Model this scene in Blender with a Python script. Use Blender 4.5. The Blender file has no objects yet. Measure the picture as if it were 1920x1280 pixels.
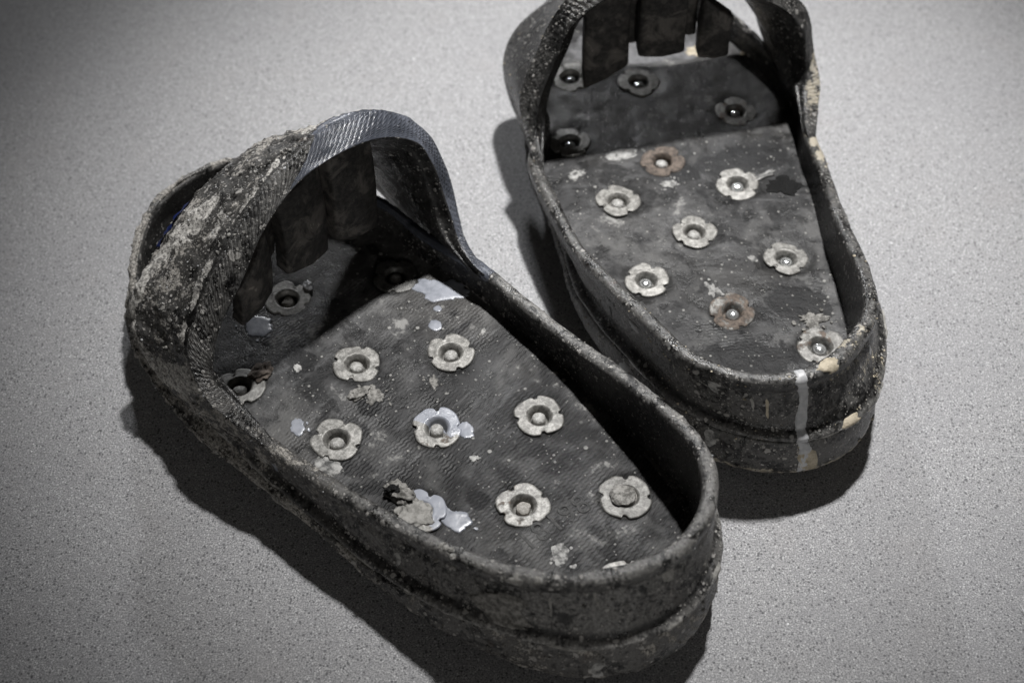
import bpy, bmesh, math, random
import numpy as np
from mathutils import Vector, noise, Matrix

R = math.radians
random.seed(7)
sc = bpy.context.scene

# ------------------------------------------------------------------ camera
D, PITCH = 0.80, R(50)
cam_d = bpy.data.cameras.new("camera")
cam = bpy.data.objects.new("camera", cam_d)
sc.collection.objects.link(cam)
cam.location = (0, -D * math.cos(PITCH), D * math.sin(PITCH))
cam.rotation_euler = (R(90) - PITCH, 0, 0)
cam_d.lens = 50
cam_d.sensor_width = 36
cam_d.clip_start = 0.02
cam_d.clip_end = 50
cam_d.dof.use_dof = True
cam_d.dof.focus_distance = 0.715
cam_d.dof.aperture_fstop = 6.3
cam_d.dof.aperture_blades = 7
sc.camera = cam

# ------------------------------------------------------------------ world and lamps
w = bpy.data.worlds.new("World")
sc.world = w
w.use_nodes = True
w.node_tree.nodes["Background"].inputs[0].default_value = (1.0, 0.93, 0.85, 1)
w.node_tree.nodes["Background"].inputs[1].default_value = 0.024


def spot(name, loc, target, watts, size, angle, blend, col):
    d = bpy.data.lights.new(name, 'SPOT')
    d.energy = watts
    d.shadow_soft_size = size
    d.spot_size = R(angle)
    d.spot_blend = blend
    d.color = col
    o = bpy.data.objects.new(name, d)
    sc.collection.objects.link(o)
    o.location = loc
    v = Vector(target) - Vector(loc)
    o.rotation_euler = v.to_track_quat('-Z', 'Y').to_euler()
    return o


spot("ceiling_lamp", (0.27, 0.70, 2.1), (0.08, 0.12, 0), 355, 0.055, 23.5, 1.0, (1.0, 0.99, 0.98))
spot("far_lamp", (-0.50, 3.55, 1.75), (0.05, 0.12, 0), 215, 0.14, 21, 1.0, (0.97, 0.98, 1.0))
spot("camera_side_fill", (0.55, -2.5, 0.60), (0.02, 0.02, 0.03), 40, 0.22, 26, 1.0, (1.0, 0.985, 0.96))  # added weak fill from the camera side, lifts the walls facing it

sc.view_settings.view_transform = 'Standard'
sc.view_settings.look = 'None'
sc.view_settings.exposure = 0.0
sc.view_settings.gamma = 1


# ------------------------------------------------------------------ node helpers
class NT:
    def __init__(self, name):
        self.m = bpy.data.materials.new(name)
        self.m.use_nodes = True
        self.t = self.m.node_tree
        self.b = self.t.nodes["Principled BSDF"]
        self.co = self.t.nodes.new("ShaderNodeTexCoord").outputs["Object"]

    def n(self, ty, **kw):
        x = self.t.nodes.new(ty)
        for k, v in kw.items():
            setattr(x, k, v)
        return x

    def l(self, a, b):
        self.t.links.new(a, b)

    def put(self, sock, v):
        if isinstance(v, bpy.types.NodeSocket):
            self.l(v, sock)
        elif isinstance(v, (tuple, list)):
            sock.default_value = tuple(v) + ((1,) if len(v) == 3 and len(sock.default_value) == 4 else ())
        else:
            sock.default_value = v

    def math(self, op, a, b=0.0, c=None, clamp=False):
        x = self.n("ShaderNodeMath", operation=op, use_clamp=clamp)
        self.put(x.inputs[0], a)
        self.put(x.inputs[1], b)
        if c is not None:
            self.put(x.inputs[2], c)
        return x.outputs[0]

    def noise(self, scale, detail=4, rough=.55, dist=0.0, co=None):
        x = self.n("ShaderNodeTexNoise")
        self.l(co or self.co, x.inputs["Vector"])
        x.inputs["Scale"].default_value = scale
        x.inputs["Detail"].default_value = detail
        x.inputs["Roughness"].default_value = rough
        x.inputs["Distortion"].default_value = dist
        return x.outputs["Fac"]

    def voro(self, scale, feature='F1', co=None, rand=1.0):
        x = self.n("ShaderNodeTexVoronoi", feature=feature)
        self.l(co or self.co, x.inputs["Vector"])
        x.inputs["Scale"].default_value = scale
        x.inputs["Randomness"].default_value = rand
        return x

    def ramp(self, v, lo, hi, a=0.0, b=1.0):
        x = self.n("ShaderNodeMapRange", interpolation_type='SMOOTHSTEP')
        self.put(x.inputs[0], v)
        self.put(x.inputs[1], lo)
        self.put(x.inputs[2], hi)
        self.put(x.inputs[3], a)
        self.put(x.inputs[4], b)
        return x.outputs[0]

    def mix(self, f, a, b):
        x = self.n("ShaderNodeMix", data_type='RGBA')
        self.put(x.inputs[0], f)
        self.put(x.inputs[6], a)
        self.put(x.inputs[7], b)
        return x.outputs[2]

    def fmix(self, f, a, b):
        x = self.n("ShaderNodeMix", data_type='FLOAT')
        self.put(x.inputs[0], f)
        self.put(x.inputs[2], a)
        self.put(x.inputs[3], b)
        return x.outputs[0]

    def attr(self, name):
        x = self.n("ShaderNodeAttribute", attribute_name=name)
        return x.outputs["Fac"]

    def sep(self, v=None):
        x = self.n("ShaderNodeSeparateXYZ")
        self.l(v or self.co, x.inputs[0])
        return x.outputs

    def bump(self, h, strength=1.0, dist=0.001, prev=None):
        x = self.n("ShaderNodeBump")
        x.inputs["Strength"].default_value = strength
        x.inputs["Distance"].default_value = dist
        self.l(h, x.inputs["Height"])
        if prev is not None:
            self.l(prev, x.inputs["Normal"])
        return x.outputs[0]

    def objinfo(self):
        return self.n("ShaderNodeObjectInfo").outputs

    def done(self, col, rough, normal=None, metal=None, spec=None):
        self.put(self.b.inputs["Base Color"], col)
        self.put(self.b.inputs["Roughness"], rough)
        if normal is not None:
            self.l(normal, self.b.inputs["Normal"])
        if metal is not None:
            self.put(self.b.inputs["Metallic"], metal)
        if spec is not None:
            self.put(self.b.inputs["Specular IOR Level"], spec)
        return self.m


# ------------------------------------------------------------------ materials
def mat_floor():
    N = NT("speckled_floor")
    fine = N.noise(1150, 3, .7)
    mid = N.noise(260, 4, .65)
    big = N.noise(7, 4, .55)
    big2 = N.noise(28, 3, .6)
    c = N.mix(N.ramp(fine, .33, .67), (.110, .111, .118), (.480, .477, .478))
    c = N.mix(N.ramp(mid, .40, .66, 0, .50), c, (.215, .215, .222))
    # dark grains
    v1 = N.voro(520)
    g = N.math('MULTIPLY', N.ramp(v1.outputs["Distance"], .22, .42, 1, 0),
               N.ramp(N.sep(v1.outputs["Color"])[0], .62, .66))
    c = N.mix(N.math('MULTIPLY', g, .8), c, (.06, .06, .064))
    v2 = N.voro(210)
    g2 = N.math('MULTIPLY', N.ramp(v2.outputs["Distance"], .10, .2, 1, 0),
                N.ramp(N.sep(v2.outputs["Color"])[1], .86, .88))
    c = N.mix(N.math('MULTIPLY', g2, .8), c, (.05, .05, .052))
    # bright grains
    v3 = N.voro(640)
    g3 = N.math('MULTIPLY', N.ramp(v3.outputs["Distance"], .15, .35, 1, 0),
                N.ramp(N.sep(v3.outputs["Color"])[2], .80, .84))
    c = N.mix(N.math('MULTIPLY', g3, .6), c, (.72, .72, .73))
    v4 = N.voro(150)
    g4 = N.math('MULTIPLY', N.ramp(v4.outputs["Distance"], .045, .085, 1, 0),
                N.ramp(N.sep(v4.outputs["Color"])[0], .88, .9))
    c = N.mix(g4, c, (.95, .95, .97))
    # cloudy staining, faint bluish and warm tints
    c = N.mix(N.ramp(big, .35, .7, 0, .22), c, (.20, .20, .215))
    c = N.mix(N.ramp(big2, .5, .75, 0, .14), c, (.32, .30, .29))
    h = N.math('ADD', N.math('MULTIPLY', fine, 1.0), N.math('MULTIPLY', mid, .6))
    nb = N.bump(h, .35, .0006)
    return N.done(c, N.fmix(g4, .62, .12), nb, spec=.35)


def layered_rubber(name, glossy=0.0, warm=(.245, .232, .212), lvl=0.0, edge=(.046, .045, .044)):
    """black rubber under dust, dried cement and paint specks; reads attributes crust and paint"""
    N = NT(name)
    crust = N.attr("crust")
    paint = N.attr("paint")
    cream = N.attr("cream")
    n1 = N.noise(38, 8, .68, .4)
    n2 = N.noise(170, 7, .72)
    n3 = N.noise(700, 4, .7)
    n4 = N.noise(14, 4, .6)
    n5 = N.noise(330, 6, .72)
    n6 = N.noise(62, 9, .66, .9)
    n7 = N.noise(24, 6, .6, 1.2)
    c = N.mix(N.ramp(n5, .44, .66), (.0050, .0049, .0049), (.036, .0355, .035))
    # large rubbed and dusty areas against bare black ones
    area = N.ramp(n7, .44, .58)
    c = N.mix(N.math('MULTIPLY', area, N.ramp(n5, .34, .58, .25, .9)), c, edge)
    c = N.mix(N.ramp(N.noise(85, 6, .7, .6), .54, .60, 0, .85), c, (.0050, .0048, .0047))
    dust = N.attr("dust")
    dm = N.math('MULTIPLY', dust, N.ramp(N.math('ADD', n6, N.math('MULTIPLY', N.math('SUBTRACT', n5, .5), .8)), .37, .56))
    c = N.mix(dm, c, N.mix(N.ramp(n3, .3, .7), (.115, .112, .107), (.42, .41, .39)))
    # smears with ragged edges
    th = N.math('SUBTRACT', .80 - lvl, N.math('MULTIPLY', crust, .225))
    mixn = N.math('ADD', N.math('MULTIPLY', n6, .62), N.math('MULTIPLY', n5, .38))
    mixn = N.math('ADD', mixn, N.math('MULTIPLY', N.math('SUBTRACT', n4, .5), .42))
    smear = N.ramp(mixn, N.math('SUBTRACT', th, .09), N.math('ADD', th, .0))
    c = N.mix(N.math('MULTIPLY', smear, .65), c, (.085, .082, .078))
    th2 = N.math('ADD', th, .035)
    chunk = N.ramp(mixn, th2, N.math('ADD', th2, .012))
    cc = N.mix(N.ramp(n3, .38, .62), (warm[0] * .5, warm[1] * .5, warm[2] * .5), (warm[0] * 1.9, warm[1] * 1.9, warm[2] * 1.9))
    c = N.mix(N.math('MULTIPLY', chunk, .92), c, cc)
    pl = N.ramp(N.math('ADD', N.attr("pale"), N.math('MULTIPLY', N.math('SUBTRACT', n6, .5), 2.2)), .44, .54)
    c = N.mix(pl, c, N.mix(N.ramp(N.math('ADD', N.math('MULTIPLY', n3, .5), N.math('MULTIPLY', n5, .5)), .40, .60), (.13, .125, .118), (.66, .64, .60)))
    chunk = N.math('MAXIMUM', chunk, pl)
    # spatter: clustered, several sizes, gathered in patches
    clus = N.ramp(N.noise(30, 3, .5), .42, .62, -.05, .075)
    dots = None
    for s, thr, r, k in ((240, .92, .34, 0), (420, .88, .38, 1), (130, .94, .26, 2), (850, .84, .40, 0)):
        mpv = N.n("ShaderNodeVectorMath", operation='ADD')
        dn = N.n("ShaderNodeTexNoise")
        N.l(N.co, dn.inputs["Vector"])
        dn.inputs["Scale"].default_value = s * 1.7
        sc_ = N.n("ShaderNodeVectorMath", operation='SCALE')
        N.l(dn.outputs["Color"], sc_.inputs[0])
        sc_.inputs["Scale"].default_value = .45 / s
        N.l(N.co, mpv.inputs[0])
        N.l(sc_.outputs[0], mpv.inputs[1])
        v = N.voro(s, co=mpv.outputs[0])
        gate = N.math('SUBTRACT', N.math('ADD', thr, N.math('MULTIPLY', crust, -.15)), clus)
        sel = N.ramp(N.sep(v.outputs["Color"])[k], gate, N.math('ADD', gate, .02))
        d = N.math('MULTIPLY', N.ramp(v.outputs["Distance"], r * .7, r, 1, 0), sel)
        dots = d if dots is None else N.math('MAXIMUM', dots, d)
    c = N.mix(N.math('MULTIPLY', dots, .85), c, N.mix(N.noise(90, 2), (.12, .115, .108), (.58, .56, .53)))
    # a little rust-brown and cream tint
    tint = N.ramp(N.noise(55, 5, .6, .3), .64, .74)
    c = N.mix(N.math('MULTIPLY', tint, .22), c, (.13, .08, .055))
    cr = N.ramp(N.math('ADD', cream, N.math('MULTIPLY', N.math('SUBTRACT', n2, .5), 1.6)), .45, .55)
    c = N.mix(cr, c, (.36, .325, .26))
    # blue grey paint film
    pf = N.ramp(N.math('ADD', paint, N.math('MULTIPLY', N.math('SUBTRACT', n2, .5), .9)), .46, .54)
    pc = N.mix(N.ramp(n1, .4, .7), (.050, .055, .068), (.125, .134, .160))
    pc = N.mix(N.math('MULTIPLY', dots, .5), pc, (.04, .04, .045))
    c = N.mix(pf, c, pc)
    # relief
    h = N.math('ADD', N.math('MULTIPLY', chunk, .7), N.math('MULTIPLY', n2, .55))
    h = N.math('ADD', N.math('ADD', h, N.math('MULTIPLY', n5, .42 - .22 * glossy)), N.math('MULTIPLY', n3, .12))
    h = N.math('ADD', h, N.math('MULTIPLY', dots, .5))
    hm = N.math('MULTIPLY', h, N.fmix(pf, 1.0, .35))
    # diamond knurl (mask in attribute knurl, coordinates in the UV map)
    kn = N.attr("knurl")
    uv = N.n("ShaderNodeUVMap", uv_map="UVMap").outputs[0]
    s = N.sep(uv)
    k1 = N.math('SINE', N.math('MULTIPLY', N.math('ADD', s[0], s[1]), 2 * math.pi / .0031))
    k2 = N.math('SINE', N.math('MULTIPLY', N.math('SUBTRACT', s[0], s[1]), 2 * math.pi / .0031))
    kk = N.math('MULTIPLY', N.math('MULTIPLY', N.math('MINIMUM', k1, k2), kn), .9)
    hm = N.math('ADD', hm, N.math('MULTIPLY', kk, N.fmix(pf, .26, .16)))
    nb = N.bump(hm, 1.0, .0011)
    r = N.fmix(area, .26 - .08 * glossy, .50 - .18 * glossy)
    r = N.fmix(chunk, r, .9)
    r = N.fmix(pf, r, .26)
    return N.done(c, r, nb, spec=N.fmix(pf, .45, .5))


def mat_insole(name, seed, gloss, dark=1.0):
    N = NT(name)
    mp = N.n("ShaderNodeMapping")
    N.l(N.co, mp.inputs[0])
    mp.inputs["Location"].default_value = (seed, seed * 1.7, 0)
    co = mp.outputs[0]
    n1 = N.noise(22, 7, .62, .5, co)
    n2 = N.noise(95, 6, .68, 0, co)
    n3 = N.noise(520, 4, .7, 0, co)
    n4 = N.noise(9, 3, .5, 0, co)
    mp2 = N.n("ShaderNodeMapping")
    N.l(N.co, mp2.inputs[0])
    mp2.inputs["Scale"].default_value = (1, .22, 1)
    mp2.inputs["Rotation"].default_value = (0, 0, .3)
    st = N.noise(150, 5, .7, .3, mp2.outputs[0])
    c = N.mix(N.ramp(n2, .38, .66), (.010 * dark, .010 * dark, .0102 * dark), (.040 * dark, .0396 * dark, .0405 * dark))
    c = N.mix(N.math('MULTIPLY', N.ramp(n1, .44, .66), .75), c, (.088, .087, .087))
    c = N.mix(N.math('MULTIPLY', N.ramp(st, .50, .72), .5), c, (.14, .14, .142))
    c = N.mix(N.ramp(n4, .50, .70, 0, .45), c, (.060, .056, .050))
    # chalky scuffs
    sc1 = N.ramp(N.math('ADD', N.math('MULTIPLY', n1, .5), N.math('MULTIPLY', n2, .5)), .575, .64)
    c = N.mix(N.math('MULTIPLY', sc1, .75), c, (.36, .355, .34))
    cl = N.ramp(N.math('ADD', N.noise(15, 5, .6, .8, co), N.math('MULTIPLY', N.math('SUBTRACT', n2, .5), .6)), .50, .72)
    c = N.mix(N.math('MULTIPLY', cl, .5), c, (.16, .158, .154))
    # black bare rubber
    bl = N.ramp(N.noise(30, 5, .6, .4, co), .60, .66)
    c = N.mix(N.math('MULTIPLY', bl, .8), c, (.010, .010, .011))
    tm = N.ramp(N.math('ADD', N.attr("tar"), N.math('MULTIPLY', N.math('SUBTRACT', n2, .5), 1.6)), .42, .56)
    c = N.mix(N.math('MULTIPLY', tm, .93), c, (.006, .006, .0065))
    dk = N.ramp(N.noise(48, 5, .65, .5, co), .46, .36, 0, .8)
    c = N.mix(dk, c, (.009, .009, .0094))
    dots = None
    for s, thr, r in ((170, .93, .25), (330, .92, .33), (620, .90, .36)):
        v = N.voro(s, co=co)
        sel = N.ramp(N.sep(v.outputs["Color"])[0], thr, thr + .02)
        d = N.math('MULTIPLY', N.ramp(v.outputs["Distance"], r * .6, r, 1, 0), sel)
        dots = d if dots is None else N.math('MAXIMUM', dots, d)
    c = N.mix(N.math('MULTIPLY', dots, .75), c, (.33, .325, .31))
    # moulded zigzag ribs
    x, y, z = N.sep()[0:3]
    ph = N.math('MULTIPLY', y, 2 * math.pi / .0042)
    wob = N.math('MULTIPLY', N.math('SINE', ph), .85)
    rib = N.math('SINE', N.math('ADD', N.math('MULTIPLY', x, 2 * math.pi / .0021), wob))
    wear = N.attr("ribs")
    wear = N.math('MULTIPLY', wear, N.ramp(N.math('ADD', N.noise(24, 3, .5, 0, co), N.math('MULTIPLY', N.math('SUBTRACT', wear, .6), .35)), .40, .60, .0, 1.0))
    ribm = N.math('MULTIPLY', rib, wear)
    c = N.mix(N.math('MULTIPLY', N.ramp(ribm, .2, .9), .08), c, (.17, .17, .17))
    h = N.math('ADD', N.math('MULTIPLY', ribm, .24), N.math('MULTIPLY', n3, .35))
    h = N.math('ADD', h, N.math('MULTIPLY', n2, .8))
    h = N.math('ADD', h, N.math('MULTIPLY', dots, .5))
    nb = N.bump(h, 1.0, .0009)
    r = N.fmix(N.ramp(n2, .4, .65), .42 - gloss, .66)
    c = N.mix(N.math('MULTIPLY', N.attr("grime"), N.ramp(n2, .3, .6, .3, .95)), c, (.007, .0068, .0065))
    r = N.fmix(N.math('MAXIMUM', bl, tm), r, .48)
    return N.done(c, r, nb, spec=.2)


def mat_nut():
    N = NT("dusty_zinc")
    oi = N.objinfo()
    rgb = N.n("ShaderNodeSeparateColor")
    N.l(oi["Color"], rgb.inputs[0])
    rust, grey, bright = rgb.outputs[0], rgb.outputs[1], rgb.outputs[2]
    mp = N.n("ShaderNodeMapping")
    N.l(N.co, mp.inputs[0])
    sv = N.n("ShaderNodeCombineXYZ")
    N.l(oi["Random"], sv.inputs[0])
    N.l(oi["Random"], sv.inputs[1])
    N.l(sv.outputs[0], mp.inputs["Location"])
    co = mp.outputs[0]
    n1 = N.noise(130, 5, .6, .4, co)
    n2 = N.noise(420, 5, .7, 0, co)
    n3 = N.noise(1400, 3, .7, 0, co)
    base = N.mix(N.ramp(n2, .35, .68), (.115, .112, .104), (.315, .308, .290))
    base = N.mix(N.math('MULTIPLY', N.ramp(n3, .50, .66), .5), base, (.085, .078, .068))
    base = N.mix(N.math('MULTIPLY', N.ramp(n1, .54, .66), .45), base, (.07, .066, .06))
    v = N.n("ShaderNodeMix", data_type='RGBA', blend_type='MULTIPLY')
    v.inputs[0].default_value = 1
    N.l(base, v.inputs[6])
    cv = N.n("ShaderNodeCombineColor")
    for i in range(3):
        N.l(bright, cv.inputs[i])
    N.l(cv.outputs[0], v.inputs[7])
    base = v.outputs[2]
    rt = N.math('SUBTRACT', 1.02, N.math('MULTIPLY', rust, .75))
    rm = N.ramp(N.math('ADD', N.math('MULTIPLY', n1, .75), N.math('MULTIPLY', n2, .4)), N.math('SUBTRACT', rt, .07), N.math('ADD', rt, .03))
    rc = N.mix(N.ramp(n2, .35, .65), (.040, .029, .023), (.150, .112, .086))
    c = N.mix(N.math('MULTIPLY', rm, .88), base, rc)
    # blue-grey paint film on one side of the painted ones
    x, y, z = N.sep()[0:3]
    pm = N.ramp(N.math('ADD', N.math('ADD', N.math('MULTIPLY', y, -70), N.math('MULTIPLY', x, -20)), N.math('MULTIPLY', N.math('SUBTRACT', n1, .5), 1.2)), -.1, .0)
    pm = N.math('MULTIPLY', pm, grey)
    c = N.mix(pm, c, (.30, .315, .355))
    h = N.math('ADD', N.math('MULTIPLY', n2, .6), N.math('MULTIPLY', N.math('MULTIPLY', n3, rm), .8))
    nb = N.bump(h, .8, .0004)
    return N.done(c, N.fmix(rm, N.fmix(pm, .48, .25), .85), nb, metal=N.fmix(N.math('MAXIMUM', rm, pm), .25, 0.0))


def mat_simple(name, a, b, rough, scale=300, metal=0.0, bump=.0004, spec=.5):
    N = NT(name)
    n1 = N.noise(scale, 5, .65)
    n2 = N.noise(scale * 4, 3, .7)
    c = N.mix(N.ramp(n1, .35, .65), a, b)
    nb = N.bump(N.math('ADD', n1, N.math('MULTIPLY', n2, .4)), .8, bump)
    return N.done(c, rough, nb, metal=metal, spec=spec)


def mat_flap():
    N = NT("foam_flap_rubber")
    n1 = N.noise(60, 7, .7, .5)
    n2 = N.noise(330, 5, .7)
    mp2 = N.n("ShaderNodeMapping")
    N.l(N.co, mp2.inputs[0])
    mp2.inputs["Rotation"].default_value = (.5, .6, .3)
    mp2.inputs["Scale"].default_value = (1, .12, 1)
    st = N.noise(500, 4, .7, .2, mp2.outputs[0])
    c = N.mix(N.ramp(n2, .35, .7), (.014, .0135, .013), (.055, .051, .047))
    c = N.mix(N.math('MULTIPLY', N.ramp(n1, .48, .62), .7), c, (.15, .138, .125))
    c = N.mix(N.math('MULTIPLY', N.ramp(n1, .655, .68), .6), c, (.36, .32, .29))
    c = N.mix(N.math('MULTIPLY', N.ramp(st, .56, .74), .35), c, (.12, .105, .09))
    nb = N.bump(N.math('ADD', n1, N.math('MULTIPLY', n2, .5)), .7, .0008)
    return N.done(c, .6, nb, spec=.4)


M = dict(
    floor=mat_floor(),
    wallA=layered_rubber("cement_spattered_rubber", 0.0, lvl=.118),
    wallB=layered_rubber("glossy_spattered_rubber", 0.7, lvl=.075, edge=(.026, .0255, .025)),
    soleA=layered_rubber("cement_dusted_sole_rubber", 0.0, lvl=.17, edge=(.085, .083, .080)),
    insA=mat_insole("ribbed_insole_rubber", 0.0, .06),
    insB=mat_insole("worn_insole_rubber", 3.3, .14, 1.1),
    nut=mat_nut(),
    bolt=mat_simple("bolt_steel", (.24, .235, .22), (.46, .455, .44), .5, 700, .2),
    boltb=mat_simple("clean_bolt_steel", (.42, .43, .43), (.66, .67, .67), .16, 300, .75, .0002),
    dustbolt=mat_simple("cement_dusted_bolt", (.28, .265, .24), (.46, .44, .41), .85, 700, 0, .0006),
    hole=mat_simple("recess_grime", (.02, .018, .016), (.07, .06, .05), .7, 500),
    paint=mat_simple("blue_grey_paint", (.190, .202, .230), (.295, .308, .345), .30, 110, 0, .00015),
    palepaint=mat_simple("pale_grey_paint", (.36, .365, .375), (.50, .505, .51), .35, 300, 0, .0002),
    cream=mat_simple("cream_filler", (.30, .26, .19), (.50, .44, .34), .8, 260, 0, .0007),
    cement=mat_simple("dried_cement", (.10, .096, .088), (.33, .32, .30), .92, 420, 0, .0009),
    palecement=mat_simple('pale_cement', (.20, .195, .18), (.36, .35, .33), .85, 350, 0, .0006),
    toedust=mat_simple('toe_dust', (.05, .05, .052), (.14, .14, .145), .85, 120, 0, .0004),
    chalk=mat_simple('chalky_smear', (.07, .07, .068), (.42, .415, .40), .85, 230, 0, .0005),
    brown=mat_simple("brown_grit", (.055, .043, .036), (.15, .125, .105), .9, 300, 0, .0008),
    tar=mat_simple("black_tar", (.004, .004, .004), (.010, .010, .010), .38, 600, 0, .0012, .3),
    flap=mat_flap(),
    number=mat_simple("moulded_rubber", (.040, .040, .040), (.085, .084, .082), .6, 400, 0, .0005, .2),
    spike=mat_simple("spike_steel", (.16, .14, .12), (.30, .28, .26), .5, 400, .5),
    tape=mat_simple("blue_tape", (.004, .009, .05), (.012, .022, .10), .4, 300),
    spacer=mat_simple("bare_black_rubber", (.008, .008, .008), (.02, .02, .02), .4, 300),
)


# ------------------------------------------------------------------ mesh helpers
def mesh_obj(name, verts, faces, mat, parent=None, smooth=True, attrs=None, uv=None, flip=False):
    me = bpy.data.meshes.new(name)
    me.from_pydata([tuple(v) for v in verts], [], [tuple(reversed(f)) if flip else tuple(f) for f in faces])
    if smooth:
        me.polygons.foreach_set("use_smooth", [True] * len(me.polygons))
    if attrs:
        for k, arr in attrs.items():
            a = me.attributes.new(k, 'FLOAT', 'POINT')
            a.data.foreach_set("value", np.asarray(arr, dtype=np.float32))
    if uv is not None:
        ul = me.uv_layers.new(name="UVMap")
        li = np.empty(len(me.loops), dtype=np.int32)
        me.loops.foreach_get("vertex_index", li)
        ul.data.foreach_set("uv", np.asarray(uv, dtype=np.float32)[li].ravel())
    me.materials.append(mat)
    me.update()
    o = bpy.data.objects.new(name, me)
    sc.collection.objects.link(o)
    if parent is not None:
        o.parent = parent
    return o


def cr(P, n, closed):
    """Catmull-Rom through points P, resampled to n points evenly by length"""
    P = np.asarray(P, float)
    m = len(P)
    out = []
    seg = m if closed else m - 1
    K = 16
    for i in range(seg):
        if closed:
            p0, p1, p2, p3 = P[(i - 1) % m], P[i], P[(i + 1) % m], P[(i + 2) % m]
        else:
            p1, p2 = P[i], P[i + 1]
            p0 = P[i - 1] if i > 0 else 2 * p1 - p2
            p3 = P[i + 2] if i + 2 < m else 2 * p2 - p1
        for j in range(K):
            t = j / K
            out.append(.5 * ((2 * p1) + (-p0 + p2) * t + (2 * p0 - 5 * p1 + 4 * p2 - p3) * t * t + (-p0 + 3 * p1 - 3 * p2 + p3) * t ** 3))
    out.append(P[0] if closed else P[-1])
    out = np.array(out)
    if n is None:
        return out
    d = np.r_[0, np.cumsum(np.linalg.norm(np.diff(out, axis=0), axis=1))]
    s = np.linspace(0, d[-1], n + 1 if closed else n)
    res = np.stack([np.interp(s, d, out[:, k]) for k in range(out.shape[1])], 1)
    return res[:-1] if closed else res


def crk(P, k, closed):
    """Catmull-Rom, k samples per segment (keeps control correspondence)"""
    P = np.asarray(P, float)
    m = len(P)
    seg = m if closed else m - 1
    out = []
    for i in range(seg):
        if closed:
            p0, p1, p2, p3 = P[(i - 1) % m], P[i], P[(i + 1) % m], P[(i + 2) % m]
        else:
            p1, p2 = P[i], P[i + 1]
            p0 = P[i - 1] if i > 0 else 2 * p1 - p2
            p3 = P[i + 2] if i + 2 < m else 2 * p2 - p1
        for j in range(k):
            t = j / k
            out.append(.5 * ((2 * p1) + (-p0 + p2) * t + (2 * p0 - 5 * p1 + 4 * p2 - p3) * t * t + (-p0 + 3 * p1 - 3 * p2 + p3) * t ** 3))
    if not closed:
        out.append(P[-1])
    return np.array(out)


def vnormals(V, F):
    V = np.asarray(V)
    F = np.asarray(F)
    n = np.cross(V[F[:, 2]] - V[F[:, 0]], V[F[:, 3]] - V[F[:, 1]])
    N = np.zeros_like(V)
    for k in range(4):
        np.add.at(N, F[:, k], n)
    return N / (np.linalg.norm(N, axis=1)[:, None] + 1e-12)


def fnoise(p, s, o=4, sd=0.0):
    return noise.fractal(Vector((p[0] * s + sd, p[1] * s - sd, p[2] * s + sd * .5)), .9, 2.1, o)


def grid_faces(nr, nc, closed_c=True, closed_r=False):
    F = []
    for r in range(nr if closed_r else nr - 1):
        r2 = (r + 1) % nr
        for c in range(nc if closed_c else nc - 1):
            c2 = (c + 1) % nc
            F.append((r * nc + c, r * nc + c2, r2 * nc + c2, r2 * nc + c))
    return F


def inside(poly, x, y):
    """vectorised point in polygon"""
    res = np.zeros(x.shape, bool)
    n = len(poly)
    for i in range(n):
        x1, y1 = poly[i]
        x2, y2 = poly[(i + 1) % n]
        c = ((y1 > y) != (y2 > y))
        with np.errstate(divide='ignore', invalid='ignore'):
            xi = (x2 - x1) * (y - y1) / (y2 - y1 + 1e-12) + x1
        res ^= c & (x < xi)
    return res


# ------------------------------------------------------------------ floor (the surface they stand on)
fl = mesh_obj("floor", [(-2, -2, 0), (2, -2, 0), (2, 3, 0), (-2, 3, 0)], [(0, 1, 2, 3)], M['floor'], smooth=False)
fl["kind"] = "structure"

# ------------------------------------------------------------------ shoe plan (mm): bottom (u,v), rim inner (u,v), rim height
ST = [((60, 3), (62, -4), 46), ((20, -7), (27, -4), 48), ((-20, -10), (-10, -10), 49), ((-60, -10), (-50, -16), 51),
       ((-99, -16), (-90, -25), 61), ((-132, -26), (-125, -35), 69.5), ((-159, -40), (-147, -44.5), 72.5),
       ((-178, -62), (-163, -63), 73.5), ((-185, -88), (-167, -87), 73.5), ((-180, -115), (-160, -107.5), 73.5),
       ((-163, -138), (-145, -125.5), 72), ((-134, -154), (-125, -138.5), 69.5), ((-95, -164), (-92, -146), 62),
       ((-50, -165), (-45, -149), 53), ((-5, -162), (-5, -151), 49.5),
       ((40, -161), (42, -151.5), 47),
      ((80, -160), (80, -150), 45), ((120, -152), (115, -143), 44), ((155, -140), (148, -130), 45),
      ((180, -121), (170, -112), 47), ((196, -92), (185, -88), 50), ((201, -60), (190, -60), 51),
      ((192, -26), (182, -30), 49), ((164, -4), (155, -12), 47), ((130, 6), (123, -3), 45), ((95, 8), (92, 0), 46)]
KS = 16
INS_Z = 29.0


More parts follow.
